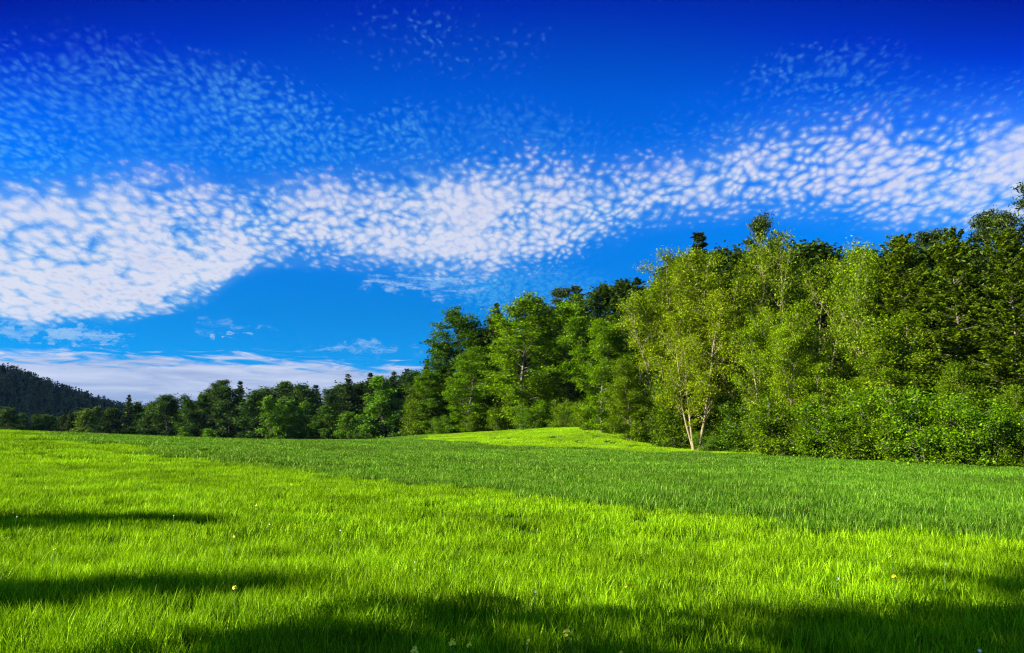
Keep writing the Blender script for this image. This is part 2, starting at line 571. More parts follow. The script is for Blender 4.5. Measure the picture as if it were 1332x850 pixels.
# ------------------------------------------------------------------ tree growing
def tube_mesh(polys, sides=6):
    Vs, Fs = [], []
    off = 0
    ang = np.linspace(0, 2 * math.pi, sides, endpoint=False)
    for pts, rad in polys:
        pts = np.asarray(pts)
        n = len(pts)
        t = np.gradient(pts, axis=0)
        t /= np.linalg.norm(t, axis=1)[:, None] + 1e-9
        ref = np.array([0.0, 0.0, 1.0]) if abs(t[:, 2].mean()) < 0.85 else np.array([1.0, 0, 0])
        u = np.cross(t, ref)
        u /= np.linalg.norm(u, axis=1)[:, None] + 1e-9
        w = np.cross(t, u)
        ring = pts[:, None, :] + np.asarray(rad)[:, None, None] * (np.cos(ang)[None, :, None] * u[:, None, :] + np.sin(ang)[None, :, None] * w[:, None, :])
        Vs.append(ring.reshape(-1, 3))
        i = (np.arange(n - 1) * sides)[:, None] + np.arange(sides)[None, :]
        j = (np.arange(n - 1) * sides)[:, None] + ((np.arange(sides) + 1) % sides)[None, :]
        Fs.append(np.stack([i, j, j + sides, i + sides], -1).reshape(-1, 4) + off)
        off += n * sides
    return np.concatenate(Vs), np.concatenate(Fs)


def leaf_mesh(cen, size, rng, up=0.5, aspect=0.62, droop=None):
    n = len(cen)
    nrm = rng.normal(size=(n, 3))
    nrm /= np.linalg.norm(nrm, axis=1)[:, None]
    nrm[:, 2] = np.abs(nrm[:, 2])
    nrm += np.array([0, 0, up])
    nrm /= np.linalg.norm(nrm, axis=1)[:, None]
    t = rng.normal(size=(n, 3)) if droop is None else droop + rng.normal(size=(n, 3)) * 0.45
    t -= (t * nrm).sum(1)[:, None] * nrm
    t /= np.linalg.norm(t, axis=1)[:, None] + 1e-9
    b = np.cross(nrm, t)
    L = size * rng.uniform(0.65, 1.35, size=(n, 1))
    W = L * aspect
    bend = nrm * L * rng.uniform(-0.12, 0.12, size=(n, 1))
    V = np.stack([cen - t * L * 0.5, cen + b * W * 0.5 + bend - t * L * 0.08, cen + t * L * 0.5, cen - b * W * 0.5 + bend - t * L * 0.08], 1).reshape(-1, 3)
    F = np.arange(n * 4).reshape(n, 4)
    return V, F


def path(p0, d0, length, n, rng, wob=0.12, bend=(0, 0, 0)):
    d = np.array(d0, float)
    d /= np.linalg.norm(d)
    p = np.array(p0, float)
    out = [p.copy()]
    st = length / n
    for _ in range(n):
        d = d + rng.normal(size=3) * wob + np.array(bend) / n
        d /= np.linalg.norm(d)
        p = p + d * st
        out.append(p.copy())
    return np.array(out)


def at_path(P, s):
    f = s * (len(P) - 1)
    i = min(int(f), len(P) - 2)
    return P[i] + (P[i + 1] - P[i]) * (f - i), P[i + 1] - P[i]


def broadleaf(seed, H=18, Rr=5, base=0.15, nlimb=38, ntwig=7, nleaf=24000, leaf=0.16, stems=1, lean=0.05, el=(5, 65), flat=0.45, sig=0.5,
              env='oval', up=0.5, trunk_r=0.22, fan=0.0, sparse=0.0, limb_lo=0.35, wob=0.1):
    rng = np.random.default_rng(seed)
    polys, cl = [], []
    wts = []
    for s in range(stems):
        a = rng.uniform(0, 6.28) if stems > 1 else 0
        hs = H * (1.0 if s == 0 else rng.uniform(0.72, 0.98))
        ld_ = np.array([math.cos(a), math.sin(a), 0]) * (lean + (fan * rng.uniform(0.4, 1.0) if stems > 1 else 0))
        P = path(np.array([math.cos(a), math.sin(a), 0]) * (0.35 if stems > 1 else 0) + np.array([0, 0, -0.4]), np.array([0, 0, 1]) + ld_, hs * 0.96, 14, rng, 0.045, (0, 0, 0.35 * (stems > 1)))
        tr = trunk_r * (1 if stems == 1 else rng.uniform(0.5, 0.85))
        rad = tr * (1 - np.linspace(0, 1, 15) * 0.93)
        rad[0] *= 1.35
        polys.append((P, rad))
        nl = max(6, nlimb // stems)
        for k in range(nl):
            t = base + (1 - base) * ((k + rng.uniform(0, 1)) / nl) * 0.985
            q = (t - base) / (1 - base)
            if env == 'oval':
                e = math.sin(math.pi * min(1, (q * 0.86 + 0.14))) ** 0.6
            elif env == 'cone':
                e = (1 - q) ** 0.7 * 0.95 + 0.08
            elif env == 'round':
                e = math.sqrt(max(0, 1 - (2 * q - 1) ** 2 * 0.92))
            elif env == 'top':
                e = (0.45 + 0.75 * q) * math.sqrt(max(0.05, 1 - q ** 4))
            elif env == 'bush':
                e = math.sqrt(max(0.04, 1 - (q * 0.95) ** 2))
            p0, dd = at_path(P, t)
            az = k * 2.4 + rng.uniform(-0.6, 0.6) + s
            elv = R(el[0] + (el[1] - el[0]) * q + rng.uniform(-12, 12))
            ln = max(0.5, Rr * e * rng.uniform(0.62, 1.12) / (1 if stems == 1 else 1.35))
            dv = np.array([math.cos(az) * math.cos(elv), math.sin(az) * math.cos(elv), math.sin(elv)])
            Lp = path(p0, dv, ln, 6, rng, wob, (0, 0, 0.25))
            r0 = max(0.02, tr * 0.38 * (1 - 0.75 * t))
            polys.append((Lp, np.linspace(r0, 0.008, 7)))
            nt = max(3, int(ntwig * (0.4 + 0.6 * ln / Rr)))
            for j in range(nt):
                sj = limb_lo + (1 - limb_lo) * (j + rng.uniform(0, 1)) / nt
                q0, qd = at_path(Lp, min(sj, 0.999))
                qd = qd / (np.linalg.norm(qd) + 1e-9)
                tv = qd * 0.7 + rng.normal(size=3) * 0.65
                tv[2] = tv[2] * flat + 0.12
                tl = max(0.35, ln * 0.34 * (1.25 - sj * 0.5) * rng.uniform(0.6, 1.2))
                Tp = path(q0, tv, tl, 3, rng, 0.15)
                polys.append((Tp, np.linspace(0.018, 0.006, 4)))
                for c in range(3):
                    cl.append(at_path(Tp, rng.uniform(0.25, 0.999))[0])
                    wts.append(rng.uniform(0.3, 1.0) ** (1 + sparse) * (0.5 + tl))
    cl = np.array(cl)
    wts = np.array(wts)
    wts /= wts.sum()
    idx = rng.choice(len(cl), nleaf, p=wts)
    sg = sig * rng.uniform(0.6, 1.3, size=len(cl))[idx][:, None]
    cen = cl[idx] + rng.normal(size=(nleaf, 3)) * sg * np.array([1, 1, flat])
    cen[:, 2] = np.maximum(cen[:, 2], 0.05)
    return tube_mesh(polys, 5), leaf_mesh(cen, leaf, rng, up)


def conifer(seed, H=20, Rr=3.2, base=0.08, nwh=26, per=6, nleaf=16000, leaf=0.26, droop=-0.15, shape=0.9, ragged=0.25, trunk_r=0.25, up=0.3):
    rng = np.random.default_rng(seed)
    polys, cen, dirs = [], [], []
    P = path((0, 0, -0.4), (0, 0, 1), H + 0.4, 14, rng, 0.012)
    polys.append((P, trunk_r * (1 - np.linspace(0, 1, 15) * 0.95)))
    per_branch = max(8, nleaf // (nwh * per))
    for k in range(nwh):
        q = (k + rng.uniform(0, 0.8)) / nwh
        t = base + (1 - base) * q * 0.985
        for j in range(per):
            if rng.uniform() < ragged * 0.5:
                continue
            az = j * 6.283 / per + k * 0.9 + rng.uniform(-0.35, 0.35)
            ln = Rr * ((1 - q) ** shape + 0.05) * rng.uniform(1 - ragged * 1.6, 1.1)
            if ln < 0.1:
                ln = 0.12
            p0, _ = at_path(P, t)
            elv = droop + 0.75 * q * q + rng.uniform(-0.1, 0.1)
            dv = np.array([math.cos(az) * math.cos(elv), math.sin(az) * math.cos(elv), math.sin(elv)])
            Lp = path(p0, dv, ln, 5, rng, 0.06, (0, 0, 0.25 if droop < 0 else 0.1))
            polys.append((Lp, np.linspace(0.05 * (1 - q) + 0.012, 0.006, 6)))
            nb = max(3, int(per_branch * 2.0 * ln / Rr))
            for c in range(nb):
                s = rng.uniform(0.12, 1.0) ** 0.8
                p, d = at_path(Lp, min(s, 0.999))
                side = np.cross(d, [0, 0, 1])
                side /= np.linalg.norm(side) + 1e-9
                wdt = 0.30 * ln * (1.1 - s) + 0.12
                cen.append(p + side * rng.normal() * wdt * 0.6 + np.array([0, 0, -abs(rng.normal()) * 0.10 - 0.02]))
                dirs.append(d / (np.linalg.norm(d) + 1e-9) + side * rng.choice([-0.7, 0.7]) + np.array([0, 0, -0.25]))
    cen = np.array(cen)
    return tube_mesh(polys, 5), leaf_mesh(cen, leaf, rng, up, 0.42, np.array(dirs))


def pine(seed, H=20, Rr=3.5, base=0.5, nl=22, nleaf=9000, leaf=0.26, trunk_r=0.24):
    """pine: bare trunk, irregular limbs, tufts of needles"""
    rng = np.random.default_rng(seed)
    polys, cl = [], []
    P = path((0, 0, -0.4), (0, 0, 1), H + 0.2, 14, rng, 0.03)
    polys.append((P, trunk_r * (1 - np.linspace(0, 1, 15) * 0.92)))
    for k in range(nl):
        t = base + (1 - base) * (k + rng.uniform(0, 1)) / nl
        q = (t - base) / (1 - base)
        az = k * 2.4 + rng.uniform(-0.7, 0.7)
        ln = Rr * (0.35 + 0.9 * math.sin(math.pi * (0.15 + 0.8 * q)) ** 1.0) * rng.uniform(0.45, 1.1)
        elv = 0.15 + 0.5 * q + rng.uniform(-0.2, 0.2)
        p0, _ = at_path(P, min(t, 0.995))
        dv = np.array([math.cos(az) * math.cos(elv), math.sin(az) * math.cos(elv), math.sin(elv)])
        Lp = path(p0, dv, ln, 5, rng, 0.18, (0, 0, 0.3))
        polys.append((Lp, np.linspace(0.06 * (1 - 0.6 * q), 0.012, 6)))
        for j in range(6):
            q0, qd = at_path(Lp, rng.uniform(0.45, 0.999))
            tv = qd + rng.normal(size=3) * 0.35
            Tp = path(q0, tv, rng.uniform(0.4, 0.9) * ln * 0.35 + 0.2, 2, rng, 0.1)
            polys.append((Tp, np.linspace(0.02, 0.008, 3)))
            for c in range(3):
                cl.append(at_path(Tp, rng.uniform(0.3, 0.999))[0])
    cl = np.array(cl)
    idx = rng.integers(0, len(cl), nleaf)
    cen = cl[idx] + rng.normal(size=(nleaf, 3)) * np.array([0.34, 0.34, 0.16])
    return tube_mesh(polys, 5), leaf_mesh(cen, leaf, rng, 0.1, 0.28)


PROTO = {}


def proto(key, H, res, leafm, barkm):
    (tv, tf), (lv, lf) = res
    PROTO[key] = (H, mesh_np('trunk', tv, tf, M[barkm], True), mesh_np('crown', lv, lf, M[leafm]))


proto('airy_a', 20, broadleaf(11, 20, 7.5, 0.16, 90, 8, 46000, 0.18, 6, 0.06, (25, 70), 0.75, 0.40, 'oval', 0.25, 0.27, 0.42, 1.3, 0.25, 0.13), 'airy', 'pale_bark')
proto('airy_b', 20, broadleaf(12, 20, 6.8, 0.20, 78, 8, 40000, 0.18, 4, 0.05, (25, 70), 0.75, 0.40, 'oval', 0.25, 0.27, 0.30, 1.3, 0.25, 0.13), 'airy', 'pale_bark')
proto('airy_c', 20, broadleaf(13, 20, 6.0, 0.24, 66, 8, 34000, 0.18, 3, 0.04, (25, 70), 0.7, 0.40, 'round', 0.25, 0.25, 0.22, 1.3, 0.25, 0.13), 'airy', 'pale_bark')
proto('beech_a', 18, broadleaf(21, 18, 6.0, 0.06, 60, 9, 34000, 0.29, 1, 0.03, (-4, 60), 0.36, 0.50, 'oval', 0.75, 0.28), 'beech', 'bark')
proto('beech_b', 18, broadleaf(22, 18, 5.6, 0.05, 56, 9, 30000, 0.29, 1, 0.05, (0, 65), 0.38, 0.48, 'round', 0.7, 0.26), 'beech', 'bark')
proto('beech_c', 18, broadleaf(23, 18, 4.8, 0.04, 54, 8, 26000, 0.29, 1, 0.03, (0, 65), 0.40, 0.48, 'oval', 0.7, 0.24), 'beech', 'bark')
proto('young_a', 12, broadleaf(31, 12, 5.2, 0.02, 56, 9, 36000, 0.20, 2, 0.04, (0, 70), 0.5, 0.40, 'bush', 0.5, 0.14, 0.10), 'young', 'pale_bark')
proto('young_b', 12, broadleaf(32, 12, 4.4, 0.02, 50, 9, 30000, 0.20, 2, 0.06, (4, 70), 0.5, 0.38, 'oval', 0.5, 0.12, 0.14), 'young', 'pale_bark')
proto('shrub_a', 4, broadleaf(41, 4, 2.9, 0.03, 40, 8, 15000, 0.145, 5, 0.05, (2, 60), 0.6, 0.28, 'bush', 0.5, 0.05, 0.35, 0, 0.2), 'young', 'bark')
proto('shrub_b', 4, broadleaf(42, 4, 2.4, 0.03, 36, 8, 13000, 0.145, 4, 0.05, (5, 70), 0.6, 0.26, 'bush', 0.5, 0.05, 0.30, 0, 0.2), 'young', 'bark')
proto('shrub_c', 4, broadleaf(43, 4, 3.3, 0.03, 44, 8, 16000, 0.145, 6, 0.05, (0, 55), 0.6, 0.30, 'bush', 0.5, 0.05, 0.40, 0, 0.2), 'beech', 'bark')
proto('dark_a', 17, broadleaf(51, 17, 4.8, 0.02, 46, 7, 12000, 0.42, 1, 0.04, (-5, 65), 0.5, 0.55, 'oval', 0.5, 0.25), 'dark', 'dark_bark')
proto('dark_b', 17, broadleaf(52, 17, 4.4, 0.02, 46, 7, 11000, 0.42, 1, 0.05, (0, 70), 0.5, 0.5, 'oval', 0.5, 0.25), 'dark', 'dark_bark')
proto('dark_c', 17, broadleaf(53, 17, 3.9, 0.02, 42, 7, 10000, 0.42, 2, 0.05, (5, 70), 0.6, 0.5, 'oval', 0.5, 0.22, 0.1), 'dark', 'dark_bark')
proto('spruce_a', 20, conifer(61, 20, 3.6, 0.04, 48, 6, 18000, 0.42, -0.15, 0.62), 'needle', 'dark_bark')
proto('spruce_b', 20, conifer(62, 20, 3.0, 0.04, 46, 6, 16000, 0.42, -0.1, 0.6, 0.45), 'needle', 'dark_bark')
proto('pine_a', 20, pine(63, 20, 3.4, 0.35, 46, 15000, 0.34), 'needle', 'dark_bark')
proto('pine_b', 20, pine(64, 20, 3.0, 0.40, 40, 13000, 0.34), 'needle', 'dark_bark')
proto('hemlock_a', 20, conifer(71, 20, 5.0, 0.02, 44, 8, 36000, 0.34, -0.02, 0.45, 0.35, 0.22, 0.5), 'hemlock', 'bark')
proto('hemlock_b', 20, conifer(72, 20, 4.6, 0.02, 42, 8, 32000, 0.34, 0.05, 0.42, 0.40, 0.20, 0.5), 'hemlock', 'bark')


def put_tree(name, label, cat, key, x, y, H, wide=1.0, rot=None, tint=(1, 1, 1), group=None, z=None):
    h0, tm, cm = PROTO[key]
    rng = random.Random(hash((round(x, 2), round(y, 2))) & 0xffff)
    root = bpy.data.objects.new(name, None)
    link(root)
    root.empty_display_size = 0.5
    root.location = (x, y, gz(x, y) if z is None else z)
    root.rotation_euler = (0, 0, rng.uniform(0, 6.28) if rot is None else R(rot))
    s = H / h0
    root.scale = (s * wide, s * wide, s)
    tag(root, label, cat, group)
    t = bpy.data.objects.new('trunk', tm)
    link(t, root)
    c = bpy.data.objects.new('crown', cm)
    link(c, root)
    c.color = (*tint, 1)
    return root


def tree_px(name, label, cat, key, px, Y, py_top, wide=1.0, rot=None, tint=(1, 1, 1), group=None):
    dx, _ = ray(px, 560)
    x = dx * Y
    _, dz = ray(px, py_top)
    zt = CAMZ + dz * Y
    zb = gz(x, Y)
    return put_tree(name, label, cat, key, x, Y, zt - zb, wide, rot, tint, group)


G_FRONT = 'trees along the near forest edge'
G_BACK = 'trees deeper in the forest'
G_SHRUB = 'shrubs along the forest edge'
G_FAR = 'trees of the far treeline'
G_TOP = 'conifers rising above the forest'
YEL = (1.12, 1.06, 0.9)
DK = (0.55, 0.6, 0.8)

# ---- the forest edge, left to right
FRONT = [
    # name, label, category, key, px, depth, top y, width, rot, tint
    ('broadleaf_tree', 'low dark green broadleaf where the forest edge meets the far treeline', 'tree', 'beech_c', 560, 150, 478, 1.0, None, (0.62, 0.72, 0.8)),
    ('broadleaf_tree', 'dusky blue green tree with a loose top at the forest corner', 'tree', 'beech_b', 590, 158, 408, 1.0, None, (0.42, 0.55, 1.1)),
    ('broadleaf_tree', 'mid green tree in front of the dusky tree at the forest corner', 'tree', 'beech_c', 608, 142, 446, 1.25, None, (0.72, 0.82, 0.8)),
    ('broadleaf_tree', 'large light green tree with layered boughs at the back of the bright meadow', 'tree', 'beech_a', 678, 130, 386, 1.12, None, (1.05, 1.05, 0.9)),
    ('broadleaf_tree', 'dark green tree left of the yellow green thicket, its foot behind undergrowth', 'tree', 'beech_b', 738, 128, 398, 0.9, None, (0.92, 1.0, 0.85)),
    ('broadleaf_tree', 'drooping bright green tree at the right end of the bright meadow', 'tree', 'beech_b', 782, 108, 420, 0.95, None, (1.0, 1.05, 0.8)),
    ('fan_tree', 'airy yellow green tree whose pale stems fan out to the left above the meadow end', 'tree', 'airy_a', 874, 100, 364, 1.0, 20, YEL),
    ('fan_tree', 'pale stemmed clump leaning apart at the meadow corner, lit trunks bare low down', 'tree', 'airy_b', 906, 90, 372, 1.0, 200, (1.2, 1.1, 0.85)),
    ('slender_tree', 'tall airy tree left of the highest crown, twigs showing at its top', 'tree', 'airy_c', 905, 98, 326, 1.1, None, (1.0, 1.0, 0.9)),
    ('slender_tree', 'tallest yellow green crown at the middle of the forest edge', 'tree', 'airy_b', 985, 90, 302, 1.05, 80, YEL),
    ('slender_tree', 'airy tree with sky showing through its top, right of the tallest crown', 'tree', 'airy_a', 1050, 88, 290, 0.85, 140, (1.05, 1.05, 1.1)),
    ('slender_tree', 'slim lit trunk with leafy sprays halfway up, before the airy crowns', 'tree', 'airy_c', 1000, 80, 390, 1.0, 60, (1.05, 1.1, 0.8)),
    ('slender_tree', 'slim pale trunks standing left of the big bright bush tree', 'tree', 'airy_c', 1042, 78, 395, 1.0, 250, (1.05, 1.08, 0.8)),
    ('slender_tree', 'thin branched tree behind the big bright bush tree', 'tree', 'airy_b', 1118, 84, 304, 0.85, 310, (0.85, 0.92, 0.9)),
    ('bushy_tree', 'big bright green bushy tree with a pointed top, front of the right hand forest', 'tree', 'young_a', 1148, 70, 404, 1.0, 40, (1.05, 1.05, 0.9)),
    ('bushy_tree', 'rounded bright green young tree left of the big bushy one', 'tree', 'young_b', 1088, 73, 462, 1.2, None, (0.95, 1.0, 0.85)),
    ('hemlock_tree', 'olive tree with hanging layered boughs above the bent bare trunk', 'tree', 'hemlock_a', 1185, 80, 306, 1.1, None, (1.0, 1.0, 0.9)),
    ('hemlock_tree', 'dark olive tree with flat layered boughs, second from the right edge', 'tree', 'hemlock_b', 1262, 72, 296, 1.1, None, (0.85, 0.9, 0.9)),
    ('hemlock_tree', 'big dark olive tree at the right edge of the photo', 'tree', 'hemlock_a', 1330, 64, 300, 1.05, None, (0.8, 0.86, 0.9)),
    ('bushy_tree', 'bushy green young tree low under the olive trees', 'tree', 'young_b', 1228, 66, 490, 1.1, None, (0.98, 1.05, 0.9)),
    ('bushy_tree', 'dense green young tree at the right edge, low before the dark olive tree', 'tree', 'young_a', 1310, 61, 500, 0.95, None, (0.92, 1.0, 0.9)),
    ('bushy_tree', 'light green young tree close left of the rounded young tree', 'tree', 'young_a', 1030, 82, 474, 0.9, 100, (0.95, 1.0, 0.85)),
    ('bushy_tree', 'light green young tree just right of the big bushy one', 'tree', 'young_b', 1192, 67, 448, 1.1, 70, (0.95, 1.0, 0.85)),
    ('bushy_tree', 'leafy young tree between the two dark olive trees', 'tree', 'young_a', 1272, 63, 466, 0.9, 200, (0.85, 0.92, 0.85)),
    ('bushy_tree', 'leafy young tree behind the shrubs at the meadow corner', 'tree', 'young_b', 957, 93, 478, 1.15, None, (0.92, 1.0, 0.85)),
    ('bushy_tree', 'leafy young tree standing between the fan of pale stems and the drooping tree', 'tree', 'young_a', 822, 100, 466, 1.0, None, (0.95, 1.02, 0.8)),
]
for a in FRONT:
    tree_px(*a, group=G_FRONT)

# ---- shrubs at the foot
SHR = [
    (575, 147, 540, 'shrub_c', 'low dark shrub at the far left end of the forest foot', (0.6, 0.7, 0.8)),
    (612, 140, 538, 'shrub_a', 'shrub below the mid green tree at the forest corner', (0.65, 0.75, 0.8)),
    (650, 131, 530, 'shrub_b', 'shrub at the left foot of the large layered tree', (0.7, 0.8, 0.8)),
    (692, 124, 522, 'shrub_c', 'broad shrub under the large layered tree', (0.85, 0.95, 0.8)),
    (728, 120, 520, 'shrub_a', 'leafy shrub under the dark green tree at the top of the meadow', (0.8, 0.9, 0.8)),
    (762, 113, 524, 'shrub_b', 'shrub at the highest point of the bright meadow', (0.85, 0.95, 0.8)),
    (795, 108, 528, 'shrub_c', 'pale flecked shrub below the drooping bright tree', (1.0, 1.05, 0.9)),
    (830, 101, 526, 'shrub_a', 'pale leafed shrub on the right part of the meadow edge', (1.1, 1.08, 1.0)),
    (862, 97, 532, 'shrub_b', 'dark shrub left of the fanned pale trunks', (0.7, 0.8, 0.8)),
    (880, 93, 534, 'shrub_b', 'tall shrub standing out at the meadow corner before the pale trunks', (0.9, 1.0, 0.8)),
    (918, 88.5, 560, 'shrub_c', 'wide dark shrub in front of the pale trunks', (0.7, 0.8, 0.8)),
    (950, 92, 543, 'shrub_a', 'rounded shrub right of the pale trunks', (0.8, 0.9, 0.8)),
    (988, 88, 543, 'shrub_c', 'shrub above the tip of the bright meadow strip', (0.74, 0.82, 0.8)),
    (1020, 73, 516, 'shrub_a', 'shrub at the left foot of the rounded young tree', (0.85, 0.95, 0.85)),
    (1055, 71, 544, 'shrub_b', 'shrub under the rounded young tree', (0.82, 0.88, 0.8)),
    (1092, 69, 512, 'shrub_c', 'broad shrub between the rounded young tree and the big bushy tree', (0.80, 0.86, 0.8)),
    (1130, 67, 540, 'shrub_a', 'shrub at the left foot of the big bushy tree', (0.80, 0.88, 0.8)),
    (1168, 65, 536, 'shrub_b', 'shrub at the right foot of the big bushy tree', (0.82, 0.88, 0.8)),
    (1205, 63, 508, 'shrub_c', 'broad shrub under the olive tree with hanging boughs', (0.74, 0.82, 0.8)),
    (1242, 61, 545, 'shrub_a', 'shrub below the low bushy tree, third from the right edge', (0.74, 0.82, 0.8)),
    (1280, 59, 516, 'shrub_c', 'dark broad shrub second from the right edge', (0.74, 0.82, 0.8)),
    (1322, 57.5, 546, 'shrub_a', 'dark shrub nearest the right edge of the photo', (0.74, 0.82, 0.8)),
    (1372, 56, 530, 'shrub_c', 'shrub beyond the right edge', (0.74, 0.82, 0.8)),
]
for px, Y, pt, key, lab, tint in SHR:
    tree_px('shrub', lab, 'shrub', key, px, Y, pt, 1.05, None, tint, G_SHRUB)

# ---- deeper rows that close the forest
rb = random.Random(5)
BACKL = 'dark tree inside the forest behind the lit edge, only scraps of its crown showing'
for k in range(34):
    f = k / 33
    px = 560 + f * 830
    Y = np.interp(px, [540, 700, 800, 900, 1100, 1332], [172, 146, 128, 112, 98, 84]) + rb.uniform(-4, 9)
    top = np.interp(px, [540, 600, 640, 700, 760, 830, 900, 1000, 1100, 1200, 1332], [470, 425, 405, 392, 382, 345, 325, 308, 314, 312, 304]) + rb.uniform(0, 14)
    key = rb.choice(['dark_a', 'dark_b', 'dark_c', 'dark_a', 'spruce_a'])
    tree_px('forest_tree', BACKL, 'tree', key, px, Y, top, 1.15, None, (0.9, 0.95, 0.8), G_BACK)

# ---- undergrowth that closes the view under the crowns
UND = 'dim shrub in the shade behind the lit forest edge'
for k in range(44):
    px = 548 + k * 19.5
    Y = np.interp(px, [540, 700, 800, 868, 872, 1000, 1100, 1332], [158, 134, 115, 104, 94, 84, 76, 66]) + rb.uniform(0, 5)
    tree_px('shrub', UND, 'shrub', rb.choice(['shrub_a', 'shrub_b', 'shrub_c']), px, Y, 505 + rb.uniform(-14, 14), 0.9, None, (0.55, 0.62, 0.7), 'shrubs in the shade of the forest')  # shade under the crowns is put into the darkened leaf tint

# ---- conifers rising above
TOPS = [
    (648, 158, 392, 'spruce_b', 'dark conifer top rising behind the forest corner, leftmost of the dark tops', 1.0),
    (720, 150, 372, 'pine_a', 'dark pine top above the dark green tree, left of the close pair', 1.0),
    (742, 146, 368, 'spruce_a', 'dark spruce top, left one of the close pair behind the meadow', 1.0),
    (762, 144, 366, 'spruce_b', 'dark spruce top, right one of the close pair behind the meadow', 1.0),
    (930, 116, 300, 'spruce_a', 'dark spruce top left of the flat topped pine', 1.3),
    (985, 116, 291, 'pine_b', 'dark flat topped pine at the highest point of the forest skyline', 0.8),
    (1168, 100, 312, 'pine_a', 'small dark pine top over the right hand forest skyline', 1.0),
    (1215, 94, 305, 'spruce_b', 'dark conifer tip before the right edge, lower than the corner pine', 1.0),
    (1290, 86, 284, 'pine_b', 'thin pine top just left of the corner pine', 0.9),
    (1338, 70, 226, 'pine_a', 'tall dark pine cut by the right edge, highest tree in the photo', 1.0),
]
for px, Y, pt, key, lab, wd in TOPS:
    tree_px('conifer', lab, 'conifer', key, px, Y, pt, wd, None, (0.9, 0.95, 0.9), G_TOP)

# ---- far treeline
FAR = [
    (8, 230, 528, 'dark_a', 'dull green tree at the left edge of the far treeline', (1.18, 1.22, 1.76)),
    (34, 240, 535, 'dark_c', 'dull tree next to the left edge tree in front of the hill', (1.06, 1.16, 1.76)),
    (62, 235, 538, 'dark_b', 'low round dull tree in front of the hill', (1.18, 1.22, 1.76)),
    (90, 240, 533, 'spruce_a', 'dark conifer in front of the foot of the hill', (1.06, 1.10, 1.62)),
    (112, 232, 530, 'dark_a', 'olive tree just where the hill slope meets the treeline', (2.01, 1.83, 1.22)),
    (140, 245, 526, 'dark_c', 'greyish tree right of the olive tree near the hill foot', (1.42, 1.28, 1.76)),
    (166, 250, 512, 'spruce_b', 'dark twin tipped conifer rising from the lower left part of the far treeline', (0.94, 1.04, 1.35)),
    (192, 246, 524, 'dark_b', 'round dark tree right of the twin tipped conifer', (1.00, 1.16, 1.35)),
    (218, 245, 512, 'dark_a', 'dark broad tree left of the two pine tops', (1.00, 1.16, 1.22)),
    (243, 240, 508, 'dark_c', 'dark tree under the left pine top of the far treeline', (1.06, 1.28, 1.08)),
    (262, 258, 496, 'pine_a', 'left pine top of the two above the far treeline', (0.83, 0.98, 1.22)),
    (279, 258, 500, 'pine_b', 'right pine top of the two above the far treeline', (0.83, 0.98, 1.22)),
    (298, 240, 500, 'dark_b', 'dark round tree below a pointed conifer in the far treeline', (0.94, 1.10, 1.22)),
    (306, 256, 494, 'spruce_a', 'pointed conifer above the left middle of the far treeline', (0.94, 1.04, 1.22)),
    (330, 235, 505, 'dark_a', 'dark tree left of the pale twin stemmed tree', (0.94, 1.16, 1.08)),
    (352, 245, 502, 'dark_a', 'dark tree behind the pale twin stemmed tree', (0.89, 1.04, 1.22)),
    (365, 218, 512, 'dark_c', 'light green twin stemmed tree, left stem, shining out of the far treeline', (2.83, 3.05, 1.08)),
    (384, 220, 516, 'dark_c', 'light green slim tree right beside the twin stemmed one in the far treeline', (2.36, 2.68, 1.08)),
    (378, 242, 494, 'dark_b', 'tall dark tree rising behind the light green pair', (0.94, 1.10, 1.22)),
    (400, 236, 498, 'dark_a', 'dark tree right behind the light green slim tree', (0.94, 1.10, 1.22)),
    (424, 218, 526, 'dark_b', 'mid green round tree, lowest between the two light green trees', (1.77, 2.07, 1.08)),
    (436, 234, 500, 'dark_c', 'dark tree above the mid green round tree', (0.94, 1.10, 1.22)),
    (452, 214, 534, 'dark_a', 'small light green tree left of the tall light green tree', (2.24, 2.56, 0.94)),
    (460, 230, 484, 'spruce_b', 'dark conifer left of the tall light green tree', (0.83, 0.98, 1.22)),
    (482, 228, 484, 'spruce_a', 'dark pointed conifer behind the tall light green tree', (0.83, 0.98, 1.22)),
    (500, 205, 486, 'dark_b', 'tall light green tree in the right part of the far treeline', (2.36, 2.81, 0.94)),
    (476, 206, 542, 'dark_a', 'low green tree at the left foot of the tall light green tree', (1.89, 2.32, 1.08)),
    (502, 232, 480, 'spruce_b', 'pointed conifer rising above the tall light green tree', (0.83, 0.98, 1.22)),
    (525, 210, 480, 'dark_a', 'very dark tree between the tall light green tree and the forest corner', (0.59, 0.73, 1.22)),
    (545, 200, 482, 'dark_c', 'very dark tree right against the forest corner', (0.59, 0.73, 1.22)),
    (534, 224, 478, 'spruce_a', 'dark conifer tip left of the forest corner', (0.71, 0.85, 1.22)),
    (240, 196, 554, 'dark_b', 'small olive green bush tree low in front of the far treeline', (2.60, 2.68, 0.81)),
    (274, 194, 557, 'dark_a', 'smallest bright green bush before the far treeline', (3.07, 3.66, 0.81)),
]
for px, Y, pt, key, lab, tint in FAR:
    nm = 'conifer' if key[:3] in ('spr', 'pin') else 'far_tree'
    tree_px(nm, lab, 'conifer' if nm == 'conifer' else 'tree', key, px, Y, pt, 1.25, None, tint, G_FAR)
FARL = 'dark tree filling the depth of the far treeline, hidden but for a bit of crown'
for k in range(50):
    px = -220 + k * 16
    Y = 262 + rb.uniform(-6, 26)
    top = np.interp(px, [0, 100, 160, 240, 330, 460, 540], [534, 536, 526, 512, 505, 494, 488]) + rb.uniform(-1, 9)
    tree_px('far_tree', FARL, 'tree', rb.choice(['dark_a', 'dark_b', 'dark_c', 'spruce_a']), px, Y, top, 1.6, None, (0.8, 0.9, 1.1), G_FAR)

